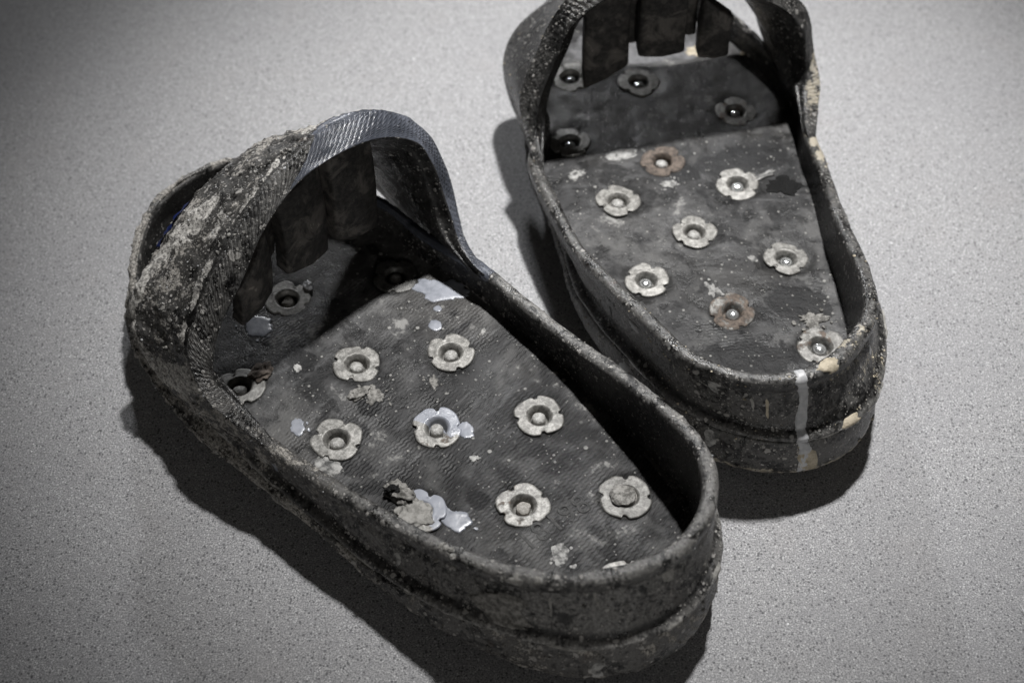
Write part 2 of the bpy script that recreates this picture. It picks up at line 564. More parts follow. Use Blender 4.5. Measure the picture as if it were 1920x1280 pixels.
class Shoe:
    def __init__(s, m, loc, ang, bend, seed):
        s.m, s.bend, s.seed = m, bend, seed
        s.lean = m > 0
        s.dustk = 1.0 if m < 0 else .5
        s.root = bpy.data.objects.new("spiked_overshoe", None)
        s.root.empty_display_size = .05
        sc.collection.objects.link(s.root)
        s.root.location = (loc[0], loc[1] - .0030, .0037)
        s.root.rotation_euler = (0, 0, ang)

    def P(s, q):
        """(u,v,z) mm -> local metres"""
        q = np.atleast_2d(np.asarray(q, float)).copy()
        if s.bend:
            t = np.clip(-q[:, 0] / 150, 0, 1.2)
            q[:, 1] -= s.bend * t * t * (3 - 2 * np.clip(t, 0, 1))
            q[:, 0] += 3 * t
            q[:, 1] -= 9 * np.exp(-((q[:, 0] - 5) / 75) ** 2) * np.clip((-q[:, 1] - 122) / 28, 0, 1)
            f = np.clip((q[:, 0] - 20) / 50, 0, 1)
            q[:, 1] -= 12 * f * f * (3 - 2 * f)
            if s.lean:
                g = np.clip((q[:, 2] - 46) / 54, 0, 1)
                k = np.exp(-((q[:, 2] - 103) / 21) ** 2) * np.clip((-q[:, 1] - 90) / 36, 0, 1)
                q[:, 1] -= f * (16 * g * g * (3 - 2 * g) + 15 * k)
        return np.stack([q[:, 0], s.m * (q[:, 1] + 75), q[:, 2]], 1) * .001

    @property
    def flip(s):
        return s.m < 0


def rnd(a, b):
    return random.uniform(a, b)


def build_body(S, wall_mat, sole_mat, crust_amp, crust_fn, paint_fn, cream_fn):
    B = crk([a for a, b, c in ST], KS, True)
    Rm = crk([b for a, b, c in ST], KS, True)
    zr = crk([(c, 0) for a, b, c in ST], KS, True)[:, 0]
    n = len(B)
    # outward normals
    T = np.roll(Rm, -3, 0) - np.roll(Rm, 3, 0)
    Nn = np.stack([T[:, 1], -T[:, 0]], 1)
    Nn /= np.linalg.norm(Nn, axis=1)[:, None]
    cen = Rm.mean(0)
    if np.mean(((Rm - cen) * Nn).sum(1)) < 0:
        Nn = -Nn
    # weight: 0 rear, 1 front
    fr = np.clip((Rm[:, 0] - 10) / 70, 0, 1)
    fr = fr * fr * (3 - 2 * fr)
    hl = np.clip((-Rm[:, 0] - 30) / 80, 0, 1)       # heel weight
    th = 7.6 - 1.8 * fr
    frac = .33 + .14 * hl - .02 * fr
    zb = 8 + (zr - 8) * frac
    zg = zb - 5.4
    O = Rm + Nn * th[:, None]
    rec = 10.5 - 1 * fr

    def row(base, off, z):
        p = base + Nn * (np.zeros(n) + off)[:, None]
        return np.concatenate([p, (np.zeros(n) + z)[:, None]], 1)

    L = lambda t: B + (O - B) * t
    ab = 1 - fr
    W = [row(B, -rec - 3, zg - 2), row(B, -rec, zg + .2), row(B, -rec * .95, zg + 1.6),
         row(B, -4 * ab - 6.5 * fr, zb - 2.8), row(B, -.2 * ab - 6 * fr, zb - 1.2), row(B, .1 * ab - 6 * fr, zb + .9),
         row(B, -2.4 * ab - 6 * fr, zb + 2.6), row(B, -4.6 * ab - 6 * fr, zb + 4.2),
         row(L(.40), -3.0 - .6 * fr, zb + 4 + (zr - 11 - zb - 4) * .35), row(L(.7), -2.2 - .4 * fr, zb + 4 + (zr - 11 - zb - 4) * .72),
         row(O, -1.0, zr - 12), row(O, -1.5, zr - 10), row(O, -.6, zr - 9), row(O, .3, zr - 7), row(O, .3, zr - 4.2),
         row(O, 0, zr - 1.8), row(O, -1.6, zr - .3), row(O, -4, zr + .1), row(Rm, 1.8, zr - .2), row(Rm, .4, zr - 1.6),
         row(Rm, .1, zr - 4), row(Rm, .6, zr - 10), row(Rm, .6, INS_Z + (zr - INS_Z) * .35), row(Rm, -.6, INS_Z + 1.5),
         row(Rm, -1.6, INS_Z - 2), row(Rm, -1.6, INS_Z - 6)]
    W = np.stack(W, 0)
    # subdivide rows
    rows = []
    for i in range(len(W) - 1):
        for k in range(3):
            t = k / 3
            p0, p1, p2, p3 = W[max(i - 1, 0)], W[i], W[i + 1], W[min(i + 2, len(W) - 1)]
            rows.append(.5 * ((2 * p1) + (-p0 + p2) * t + (2 * p0 - 5 * p1 + 4 * p2 - p3) * t * t + (-p0 + 3 * p1 - 3 * p2 + p3) * t ** 3))
    rows.append(W[-1])
    Wg = np.stack(rows, 0)
    nr = len(Wg)
    V = Wg.reshape(-1, 3)
    F = grid_faces(nr, n, True)
    Nv = vnormals(V, F)
    # make normals point outward at the outer wall
    if (Nv[n * 24:n * 25, :2] * Nn).sum() < 0:
        Nv = -Nv
    crust = np.array([crust_fn(p) for p in V])
    cell = np.arange(nr).repeat(n) / (nr - 1)
    crust = crust * np.where(cell > .74, .15, 1.0)
    dsp = np.array([fnoise(p, .035, 3, S.seed) * .55 + fnoise(p, .16, 4, S.seed + 3) * (.16 + crust_amp * c)
                    + max(0, fnoise(p, .33, 4, S.seed + 9)) * (.10 + 1.0 * crust_amp * c) for p, c in zip(V, crust)])
    dsp *= np.where(cell > .78, .4, 1.0)
    V = V + Nv * dsp[:, None]
    # droop and bulge so that the ring is not perfect
    paint = np.array([paint_fn(p) for p in V])
    cream = np.array([cream_fn(p) for p in V])
    z0 = np.zeros(len(V))
    ri = np.arange(nr).repeat(n) / 3.0
    bd = np.tile(.35 + .65 * hl, nr)
    dust = 1.0 * np.exp(-((ri - 4.8) / 1.0) ** 2) * bd + .62 * np.exp(-((ri - 15.8) / 2.8) ** 2) + .62 * (ri > 7) * (ri < 13)  # real dust, also paled on bead and wall rows in place of missing light
    dust *= S.dustk
    o = mesh_obj("rubber_wall", S.P(V), F, wall_mat, S.root, flip=not S.flip,
                 attrs=dict(crust=crust, paint=paint, cream=cream, knurl=z0, dust=dust), uv=np.zeros((len(V), 2)))
    # ---- outsole
    Or = [row(B, -22, 9.4), row(B, -5, 8.6), row(B, -1.6, 9.2), row(B, .2, 11.5), row(B, .9, 8 + (zg - 8) * .35),
          row(B, .6 - 1.2 * hl, 8 + (zg - 8) * .7), row(B, .0 - 2.4 * hl, zg - 1.6), row(B, -1.2 - 2.6 * hl, zg - .5), row(B, -3.4 - 2.4 * hl, zg - .1 + 1.0 * fr),
          row(B, -7 - 1.5 * hl, zg + .2 + 2.4 * fr), row(B, -14, zg + .3 + 3.6 * fr)]
    rows = []
    for i in range(len(Or) - 1):
        for k in range(3):
            t = k / 3
            p0, p1, p2, p3 = Or[max(i - 1, 0)], Or[i], Or[i + 1], Or[min(i + 2, len(Or) - 1)]
            rows.append(.5 * ((2 * p1) + (-p0 + p2) * t + (2 * p0 - 5 * p1 + 4 * p2 - p3) * t * t + (-p0 + 3 * p1 - 3 * p2 + p3) * t ** 3))
    rows.append(Or[-1])
    G = np.stack(rows, 0)
    V2 = G.reshape(-1, 3)
    F2 = grid_faces(len(G), n, True)
    N2 = vnormals(V2, F2)
    if (N2[n * 12:n * 13, :2] * Nn).sum() < 0:
        N2 = -N2
    c2 = np.array([crust_fn(p) for p in V2])
    d2 = np.array([fnoise(p, .03, 3, S.seed + 5) * .5 + fnoise(p, .14, 4, S.seed + 7) * (.30 + crust_amp * c)
                   + max(0, fnoise(p, .3, 4, S.seed + 11)) * (.15 + 1.3 * crust_amp * c) for p, c in zip(V2, c2)])
    V2 = V2 + N2 * d2[:, None]
    F2 = [tuple(f) for f in F2] + [tuple(range(n))]
    r2i = np.arange(len(G)).repeat(n) / 3.0
    dust2 = (.5 + .5 * np.exp(-((r2i - 7.0) / 1.2) ** 2) + .3 * np.tile(fr, len(G))) * S.dustk
    mesh_obj("outsole", S.P(V2), F2, sole_mat, S.root, flip=not S.flip,
             attrs=dict(crust=np.clip(c2 + .15, 0, 1), paint=np.zeros(len(V2)), cream=np.array([cream_fn(p) for p in V2]), knurl=np.zeros(len(V2)), dust=dust2),
             uv=np.zeros((len(V2), 2)))
    S.wall = V.reshape(nr, n, 3)
    S.wallN = Nv.reshape(nr, n, 3)
    S.sole = V2.reshape(len(G), n, 3)
    S.rim = Rm
    return o


def insole_h(S, x, y):
    h = 0.9 * np.sin(x * .021 + 1) * .5
    h = h + .000018 * (y + 75) ** 2 * 3
    for (u, v, *_r) in S.nuts:
        r = np.hypot(x - u, y - v)
        h = h - .9 * np.exp(-(np.maximum(r - 9, 0) / 5.0) ** 2)
        h = h - 5.5 * (1 - np.clip((r - 5.0) / 1.2, 0, 1))
    return h


def build_insole(S, mat, rib_fn, tars=()):
    st = 1.3
    us = np.arange(-176, 196, st)
    vs = np.arange(-162, 22, st)
    X, Y = np.meshgrid(us, vs, indexing='ij')
    ok = inside(S.rim, X, Y)
    # keep a margin under the wall
    k = ok.copy()
    for dx in (-1, 0, 1):
        for dy in (-1, 0, 1):
            k |= np.roll(np.roll(ok, dx, 0), dy, 1)
    H = insole_h(S, X, Y)
    Hn = np.array([[fnoise((x, y, 0), .02, 3, S.seed) * .7 + fnoise((x, y, 0), .1, 3, S.seed + 2) * .22 for y in vs] for x in us])
    Z = INS_Z + H + Hn
    idx = -np.ones(k.shape, int)
    idx[k] = np.arange(k.sum())
    V = np.stack([X[k], Y[k], Z[k]], 1)
    c = k[:-1, :-1] & k[1:, :-1] & k[1:, 1:] & k[:-1, 1:]
    I, J = np.nonzero(c)
    F = np.stack([idx[I, J], idx[I + 1, J], idx[I + 1, J + 1], idx[I, J + 1]], 1)
    ribs = np.array([rib_fn(p) for p in V])
    grime = np.zeros(len(V))
    for (nu, nv, *_r) in S.nuts:
        rr_ = np.hypot(V[:, 0] - nu - .5, V[:, 1] - nv + .8)
        grime = np.maximum(grime, np.exp(-((rr_ - 12.5) / 2.0) ** 2))
    tar = np.zeros(len(V))
    for (tu, tv, ta, tb_) in tars:
        tar = np.maximum(tar, 1.05 * np.exp(-(((V[:, 0] - tu) / ta) ** 2 + ((V[:, 1] - tv) / tb_) ** 2)))
    S.Hn = lambda x, y: fnoise((x, y, 0), .02, 3, S.seed) * .7 + fnoise((x, y, 0), .1, 3, S.seed + 2) * .22
    return mesh_obj("insole", S.P(V), F.tolist(), mat, S.root, flip=S.flip, attrs=dict(ribs=ribs, tar=tar, grime=grime))


def surf_z(S, u, v, dents=False):
    h = 0.9 * math.sin(u * .021 + 1) * .5 + .000054 * (v + 75) ** 2
    if dents:
        h = float(insole_h(S, np.array(u), np.array(v)))
    return INS_Z + h + S.Hn(u, v)


# ---- strap curves (lateral foot -> over the instep -> medial foot)
C1 = [(16, -155.5, 45), (30, -152.8, 50), (42, -152, 51.5), (51, -151.5, 53), (59, -151, 55.5), (64, -151, 59), (68, -148, 66), (72, -136, 82), (74, -117, 97), (76, -96, 116), (76, -71, 128),
      (72, -44, 131), (69, -18, 124), (64, 0, 111), (59, 5, 97), (55, 6.5, 81), (48, 5, 67), (41, 2, 57.5), (33, -1.5, 53), (22, -4.5, 50), (8, -4, 45)]
C3 = [(18, -157, 45), (35, -159.5, 50.3), (50, -160, 52), (62, -160, 55.5), (73, -157, 62), (81, -151, 71), (85, -139, 84), (88, -114, 105), (89, -91, 120), (88, -68, 130), (86, -38, 136),
      (82, -11, 130), (77, 6, 117), (72, 17, 99), (68, 20, 85), (63, 20, 75), (57, 17.5, 66), (49, 12, 58.5), (40, 6.5, 53.5), (30, 2, 51), (14, -2, 45)]
C8 = [(40, -154, 24), (72, -157, 25), (96, -156, 28), (114, -154, 34), (125, -152, 42), (131, -148, 52), (135, -141, 63), (137, -122, 76), (138, -105, 87), (137, -80, 96), (139, -56, 97),
      (140, -33, 90), (139, -10, 78), (136, 6, 64), (130, 13, 55), (124, 16, 49), (118, 17, 42), (106, 17, 36), (90, 15, 30), (72, 11, 26), (42, 1, 24)]


def build_strap(S, mat, amp, crust_fn, paint_fn, cream_fn):
    c1, c3, c8 = (crk(c, 14, False) for c in (C1, C3, C8))
    nc = len(c1)
    ctr = np.array([0, -66, 34.])

    def shrink(c, f, du=0, dz=0):
        q = c.copy()
        t = np.linspace(0, 1, len(c))
        wt = np.clip(np.minimum(t, 1 - t) / .17, 0, 1)
        wt = (wt * wt * (3 - 2 * wt))[:, None]
        g = 1 + (f - 1) * wt
        q[:, 1:] = ctr[1:] + (q[:, 1:] - ctr[1:]) * g
        q[:, 0] += du * wt[:, 0]
        q[:, 2] += dz * wt[:, 0]
        if f < .97:
            q[:, 2] -= (1 - wt[:, 0]) * 5
        # keep the feet of the strap on the wall
        return q

    def mixc(a, b, t):
        return a + (b - a) * t
    c2 = shrink(mixc(c1, c3, .5), 1.012, -1.3, 0)
    c2b = shrink(mixc(c1, c3, .85), 1.018, -.2, 0)
    rows = [shrink(c1, .94, 10), shrink(c1, .965, 5), shrink(c1, .985, 1.2), c1, mixc(c1, c2, .5), c2, c2b, c3, shrink(c3, .985, 3), shrink(c3, .968, 6.5),
            shrink(mixc(c3, c8, .28), .993, 0), shrink(mixc(c3, c8, .5), 1.01), shrink(mixc(c3, c8, .72), 1.02), shrink(mixc(c3, c8, .88), 1.03), shrink(c8, 1.005, 0), shrink(c8, .975, .8),
            shrink(c8, .945, -1.5), shrink(mixc(c1, c8, .7), .93), shrink(mixc(c1, c8, .45), .925)]
    K = 5
    nrw = len(rows)
    out = []
    for i in range(nrw):
        for k in range(K):
            t = k / K
            p0, p1, p2, p3 = rows[(i - 1) % nrw], rows[i], rows[(i + 1) % nrw], rows[(i + 2) % nrw]
            out.append(.5 * ((2 * p1) + (-p0 + p2) * t + (2 * p0 - 5 * p1 + 4 * p2 - p3) * t * t + (-p0 + 3 * p1 - 3 * p2 + p3) * t ** 3))
    G = np.stack(out, 0)
    nr = len(G)
    V = G.reshape(-1, 3)
    F = []
    for r in range(nr):
        r2 = (r + 1) % nr
        for c in range(nc - 1):
            F.append((r * nc + c, r * nc + c + 1, r2 * nc + c + 1, r2 * nc + c))
    Nv = vnormals(V, F)
    mid = (7 * K) * nc + nc // 2
    if Nv[mid][2] < 0:
        Nv = -Nv
    rr = (np.arange(nr).repeat(nc)) / K
    tt = np.tile(np.linspace(0, 1, nc), nr)
    lip = np.clip((rr - 3.0) / 1.0, 0, 1) * np.clip((8.0 - rr) / 1.0, 0, 1)
    top = np.clip((rr - 7.8) / 1.0, 0, 1) * np.clip((16 - rr) / 1.5, 0, 1)
    crust = np.array([crust_fn(p, t, r) for p, t, r in zip(V, tt, rr)]) * (top + lip * .55)
    lo = np.array([(max(0, fnoise(p, .055, 5, S.seed + 20) + .15) * 2.6 + max(0, fnoise(p, .16, 5, S.seed + 21)) * 2.2
                    + abs(fnoise(p, .40, 3, S.seed + 22)) * .9) * c * amp * .85 + fnoise(p, .03, 3, S.seed + 1) * .5 + fnoise(p, .3, 3, S.seed + 4) * .10 for p, c in zip(V, crust)])
    lo = lo * np.where((tt < .22) & (rr > 7.8), .45, 1.0)
    # a sunken panel in the strap's lateral side
    pan = np.exp(-(((tt - .30) / .13) ** 4)) * np.exp(-(((rr - 11.3) / 1.7) ** 4))
    V = V + Nv * (lo - 2.2 * pan)[:, None]
    paint = np.array([paint_fn(p, t, r) for p, t, r in zip(V, tt, rr)])
    cream = np.array([cream_fn(p) for p in V])
    ee = np.sqrt(((tt - .275) / .125) ** 2 + ((rr - 11.3) / 2.1) ** 2)
    pale = (amp > .5) * (np.exp(-((ee - 1) / .24) ** 2) * np.where(rr > 11.3, 1.15, .45) + .8 * np.exp(-((tt - .165) / .035) ** 2 - ((rr - 11) / 1.6) ** 2) + .7 * np.exp(-((tt - .16) / .03) ** 2 - ((rr - 9.2) / 1.1) ** 2)
                         + .55 * np.exp(-((tt - .50) / .05) ** 2 - ((rr - 9.6) / 1.0) ** 2) + .45 * np.exp(-((rr - 8.6) / .5) ** 2) * (tt > .22) * (tt < .46))
    ln = np.r_[0, np.cumsum(np.linalg.norm(np.diff(c3, axis=0), axis=1))] * .001
    uv = np.stack([np.tile(ln, nr), rr * .0038], 1)
    # caps at both feet
    F2 = [tuple(f) for f in F] + [tuple(r * nc for r in range(nr)), tuple(r * nc + nc - 1 for r in reversed(range(nr)))]
    dust = (.03 + .30 * lip) * S.dustk
    o = mesh_obj("instep_strap", S.P(V), F2, mat, S.root, flip=not S.flip,
                 attrs=dict(crust=crust, paint=paint, cream=cream, knurl=lip, dust=dust, pale=pale), uv=uv)
    S.strap = V.reshape(nr, nc, 3)
    S.strapN = Nv.reshape(nr, nc, 3)
    S.strap_crust = crust.reshape(nr, nc)
    return o


# ---- flange nut (shared meshes)
def nut_mesh(kind):
    bm = bmesh.new()
    NS = 144
    rings = []

    def rad(a, base):
        # four rounded lobes, each with a square bite cut beside it
        r = base
        q = (a / (math.pi / 2)) % 1.0
        if q < .18:
            e = min(1, q / .03) if q < .12 else min(1, (.18 - q) / .06)
            r = base * .975 - 1.9 * e
        else:
            t = (q - .18) / .82
            r = base * (1.025 - .055 * (abs(t - .5) / .5) ** 2.2)
        return r
    wob = [noise.noise(Vector((math.cos(i / NS * 6.283) * 1.7 + kind * 5, math.sin(i / NS * 6.283) * 1.7, kind))) for i in range(NS)]
    prof = [('o', -1.2, -.4), ('o', 0, 0.0), ('o', .15, .7), ('o', -.25, 1.15), ('o', -1.0, 1.25), ('m', 9.0, 1.0), ('c', 7.4, 1.3), ('c', 6.8, 1.3), ('c', 6.1, .6),
            ('c', 5.3, -.8), ('c', 5.0, -2.2), ('c', 4.8, -3.6), ('c', 4.4, -4.4), ('c', .5, -4.6)]
    for ty, a, z in prof:
        ring = []
        for i in range(NS):
            an = 2 * math.pi * i / NS
            if ty == 'o':
                r = rad(an, 12.7) + wob[i] * 1.1 + a
            elif ty == 'm':
                r = min(a, rad(an, 12.7) - 1.6)
            else:
                r = a
            zz = z
            if ty in 'om':
                zz += wob[i] * .25
            ring.append(bm.verts.new((r * math.cos(an) * .001, r * math.sin(an) * .001, zz * .001)))
        rings.append(ring)
    for a, b in zip(rings, rings[1:]):
        for i in range(NS):
            j = (i + 1) % NS
            bm.faces.new((a[i], a[j], b[j], b[i]))
    bm.faces.new(rings[-1])
    for f in bm.faces:
        f.smooth = True
    me = bpy.data.meshes.new("flange_nut")
    bm.to_mesh(me)
    bm.free()
    me.materials.append(M['nut'])
    return me


def dome_mesh(name, prof, NS, mat, wobble=0.0, sd=0):
    bm = bmesh.new()
    rings = []
    for r, z in prof:
        rings.append([bm.verts.new(((r * (1 + wobble * noise.noise(Vector((math.cos(i / NS * 6.283) * 1.5 + sd, math.sin(i / NS * 6.283) * 1.5, sd))))) * math.cos(6.28318 * i / NS) * .001,
                                    r * (1 + wobble * noise.noise(Vector((math.cos(i / NS * 6.283) * 1.5 + sd, math.sin(i / NS * 6.283) * 1.5, sd)))) * math.sin(6.28318 * i / NS) * .001, z * .001)) for i in range(NS)])
    for a, b in zip(rings, rings[1:]):
        for i in range(NS):
            j = (i + 1) % NS
            bm.faces.new((a[i], a[j], b[j], b[i]))
    bm.faces.new(rings[-1])
    for f in bm.faces:
        f.smooth = True
    me = bpy.data.meshes.new(name)
    bm.to_mesh(me)
    bm.free()
    me.materials.append(mat)
    return me


NUTS = [nut_mesh(k) for k in range(4)]
BOLT = {
    'b': dome_mesh("bolt_end", [(3.5, -4.6), (3.6, -2.2), (3.4, -1.3), (2.7, -.75), (1.6, -.45), (.3, -.35)], 28, M['bolt'], .06, 1),
    'c': dome_mesh("bolt_end", [(3.9, -4.6), (3.9, -2.4), (3.4, -1.3), (2.5, -.6), (1.3, -.2), (.2, -.1)], 28, M['boltb'], .02, 2),
    'd': dome_mesh("bolt_end", [(3.6, -4.6), (3.7, -2.4), (3.5, -1.7), (2.9, -1.35), (1.6, -1.1), (.3, -1.3)], 28, M['dustbolt'], .22, 3),
    'f': dome_mesh("bolt_end", [(5.6, -3), (5.5, .0), (5.0, .8), (3.5, 1.15), (1.8, 1.05), (.3, 1.2)], 36, M['dustbolt'], .1, 4),
}
SPIKE = dome_mesh("spike", [(5.4, 17.5), (5.4, 13.5), (4.8, 13.0), (2.9, 12.4), (2.5, 3.5), (1.0, .4), (.3, .0)], 14, M['spike'])


def add_nuts(S):
    for i, (u, v, rot, kb, rust, grey, bright) in enumerate(S.nuts):
        z = surf_z(S, u, v) - .85
        o = bpy.data.objects.new("flange_nut", NUTS[i % 4])
        sc.collection.objects.link(o)
        o.parent = S.root
        p = S.P((u, v, z))[0]
        o.location = p
        o.rotation_euler = (R(rnd(-3.2, 3.2)), R(rnd(-3.2, 3.2)), rot)
        o.scale = (rnd(.96, 1.04), rnd(.95, 1.03), 1)
        o.color = (rust, grey, bright, 1)
        b = bpy.data.objects.new("bolt_end", BOLT[kb])
        sc.collection.objects.link(b)
        b.parent = o
        b.location = (rnd(-.0003, .0003), rnd(-.0003, .0003), 0)
        b.rotation_euler = (R(rnd(-7, 7)), R(rnd(-7, 7)), rnd(0, 6))
        s = bpy.data.objects.new("spike", SPIKE)
        sc.collection.objects.link(s)
        s.parent = S.root
        s.location = (p[0], p[1], -.0037)


def splash(S, name, u, v, ru, rv, rot, mat, sd, jag=.25, hgt=.45, drops=0, label=None):
    NS = 72
    V, F = [], []
    cx = math.cos(rot)
    sx = math.sin(rot)
    prof = [(1.0, -.25), (1.0, .06), (.97, hgt * .7), (.90, hgt), (.6, hgt * .85), (.2, hgt * .8)]

    def blob(u0, v0, a, b, sdd, jg):
        k0 = len(V)
        for r, z in prof:
            for i in range(NS):
                an = 6.28318 * i / NS
                q = Vector((math.cos(an) * 1.4 + sdd, math.sin(an) * 1.4 - sdd, sdd * .3))
                rr = r * (1 + jg * 1.1 * noise.noise(q) + jg * .55 * noise.noise(q * 2.6) + jg * .40 * noise.noise(q * 6) + jg * .2 * noise.noise(q * 17))
                x, y = rr * a * math.cos(an), rr * b * math.sin(an)
                uu, vv = u0 + x * cx - y * sx, v0 + x * sx + y * cx
                V.append((uu, vv, surf_z(S, uu, vv, True) + z if abs(z) < 5 else 0))
        for k in range(len(prof) - 1):
            for i in range(NS):
                j = (i + 1) % NS
                F.append((k0 + k * NS + i, k0 + k * NS + j, k0 + (k + 1) * NS + j, k0 + (k + 1) * NS + i))
        F.append(tuple(k0 + (len(prof) - 1) * NS + i for i in range(NS)))
    blob(u, v, ru, rv, sd, jag)
    for d in range(drops):
        an = rnd(0, 6.28)
        rr = rnd(1.15, 1.7)
        blob(u + ru * rr * math.cos(an), v + rv * rr * math.sin(an), rnd(.5, 1.2), rnd(.5, 1.1), sd + d * 2.3, .2)
    o = mesh_obj(name, S.P(V), F, mat, S.root, flip=S.flip)
    if label:
        o["label"] = label
    return o


def rough_lump(S, name, centre, radii, mat, sd, amp=.35, label=None, tilt=0.0):
    """a gnarled lump of dried material"""
    bm = bmesh.new()
    bmesh.ops.create_icosphere(bm, subdivisions=4, radius=1)
    c = S.P(centre)[0]
    for v in bm.verts:
        d = v.co.normalized()
        n = 1 + amp * noise.fractal(d * 1.8 + Vector((sd, sd, 0)), .8, 2.1, 5)
        v.co = Vector((d.x * radii[0] * n, d.y * radii[1] * n, d.z * radii[2] * n)) * .001
    for f in bm.faces:
        f.smooth = True
    me = bpy.data.meshes.new(name)
    bm.to_mesh(me)
    bm.free()
    me.materials.append(mat)
    o = bpy.data.objects.new(name, me)
    sc.collection.objects.link(o)
    o.parent = S.root
    o.location = c
    o.rotation_euler = (tilt, 0, rnd(0, 3))
    if label:
        o["label"] = label
    return o


def flap(S, v0, v1, z0, z1, u, ztop, thick, lean=0.0, yaw=0.0, label=None):
    """grip flap hanging under the instep strap: v range, bottom heights at v0 and v1"""
    bm = bmesh.new()
    n = 12
    rows = []
    hz = 14
    for k in range(hz + 1):
        t = k / hz
        ring = []
        zb = lambda f: (z0 + (z1 - z0) * f)
        for (f, d) in [(0, 0), (.12, -.15), (.5, -.35), (.88, -.15), (1, 0), (1, 1), (.5, 1), (0, 1)]:
            vv = v0 + (v1 - v0) * f
            zt = ztop[0] + (ztop[1] - ztop[0]) * f
            zz = zb(f) + (zt - zb(f)) * t
            uu = u + d * thick + lean * t * 10 + (f - .5) * yaw - 1.5 * math.sin(t * 2.6)
            if k == 0 and d == 1:
                zz += 1.2
            ring.append(bm.verts.new(S.P((uu, vv + 1.2 * math.sin(t * 3), zz))[0]))
        rows.append(ring)
    m = 8
    for a, b in zip(rows, rows[1:]):
        for i in range(m):
            j = (i + 1) % m
            bm.faces.new((a[i], a[j], b[j], b[i]))
    bm.faces.new(rows[0])
    bm.faces.new(list(reversed(rows[-1])))
    bmesh.ops.recalc_face_normals(bm, faces=bm.faces[:])
    edges = [e for e in bm.edges if len(e.link_faces) == 2 and e.calc_face_angle(0) > .7]
    bmesh.ops.bevel(bm, geom=edges, offset=.0012, segments=3, affect='EDGES', profile=.5)
    for f in bm.faces:
        f.smooth = True
    me = bpy.data.meshes.new("grip_flap")
    bm.to_mesh(me)
    bm.free()
    me.materials.append(M['flap'])
    o = bpy.data.objects.new("grip_flap", me)
    sc.collection.objects.link(o)
    o.parent = S.root
    if label:
        o["label"] = label
    return o


def crumbs(S, name, count, sources, mat, size=(.35, 1.3)):
    """loose grit caked on the rubber: one joined mesh"""
    base = bmesh.new()
    bmesh.ops.create_icosphere(base, subdivisions=1, radius=1)
    bv = np.array([v.co[:] for v in base.verts])
    bf = [tuple(v.index for v in f.verts) for f in base.faces]
    base.free()
    V, F = [], []
    for _ in range(count):
        pos, nrm, wgt = sources[random.randrange(len(sources))]
        r, c = random.randrange(pos.shape[0]), random.randrange(pos.shape[1])
        if random.random() > wgt[r, c]:
            continue
        s = size[0] + (size[1] - size[0]) * random.random() ** 3
        jit = np.array([[rnd(.6, 1.3)] for _ in range(len(bv))])
        k = len(V)
        p = pos[r, c] + nrm[r, c] * s * .25
        q = bv * jit * s * np.array([rnd(.7, 1.3), rnd(.7, 1.3), rnd(.5, 1)]) + p
        V.extend(q.tolist())
        F.extend([(a + k, b + k, d + k) for a, b, d in bf])
    if not V:
        return None
    o = mesh_obj(name, S.P(V), F, mat, S.root, smooth=False, flip=S.flip)
    o["kind"] = "stuff"
    return o


def ribbon(S, name, rows, cols, mat, lift=.35, wob=.0, sd=0, label=None, grid=None, nrm=None, taper=True, shift=None):
    """a thin film of paint lying on a stretch of the wall grid"""
    pos, nr = (grid if grid is not None else S.wall), (nrm if nrm is not None else S.wallN)
    n = pos.shape[1]
    V = []
    rows = list(rows)
    cols = list(cols)
    R_, C_ = len(rows), len(cols)
    mask = np.zeros((R_, C_), bool)
    for a, r in enumerate(rows):
        for b, c in enumerate(cols):
            f = b / (C_ - 1)
            g = a / (R_ - 1)
            e = abs(f - .5) * 2
            edge = .62 + .5 * noise.noise(Vector((a * .22 + sd, sd, (1 if f > .5 else 7)))) * wob + .3 * noise.noise(Vector((a * .8, sd + (3 if f > .5 else 0), 1))) * wob
            if taper:
                edge *= min(1, 3.5 * min(g, 1 - g) + .35)
            mask[a, b] = e <= edge
            # smooth border: pull outside columns in
            ff = .5 + (f - .5) * min(1, edge + .0)
            cc = cols[0] + ff * (cols[-1] - cols[0]) + (shift[a] if shift is not None else 0)
            c0 = int(math.floor(cc))
            t = cc - c0
            p = pos[r % pos.shape[0], c0 % n] * (1 - t) + pos[r % pos.shape[0], (c0 + 1) % n] * t
            q = nr[r % pos.shape[0], c0 % n]
            border = 1 if (0 < a < R_ - 1 and 0 < b < C_ - 1) else -.4
            V.append(p + q * lift * border)
    F = []
    for a in range(R_ - 1):
        for b in range(C_ - 1):
            F.append((a * C_ + b, a * C_ + b + 1, (a + 1) * C_ + b + 1, (a + 1) * C_ + b))
    o = mesh_obj(name, S.P(V), F, mat, S.root, flip=not S.flip)
    if label:
        o["label"] = label
    return o


def sstep(x, a, b):
    t = min(1, max(0, (x - a) / (b - a)))
    return t * t * (3 - 2 * t)


# ================================================================== shoe A (front left)
uA = np.array([-.7690393, .6392015])
vA = np.array([.6392015, .7690393])
oA = vA * -.075
A = Shoe(-1, (oA[0], oA[1], 0), math.atan2(uA[1], uA[0]), 0, 1.3)
A.root["label"] = "cement-crusted black rubber overshoe in front on the left, blue-grey paint on its instep strap"
A.root["category"] = "overshoe"
A.root["group"] = "pair of spiked rubber overshoes"
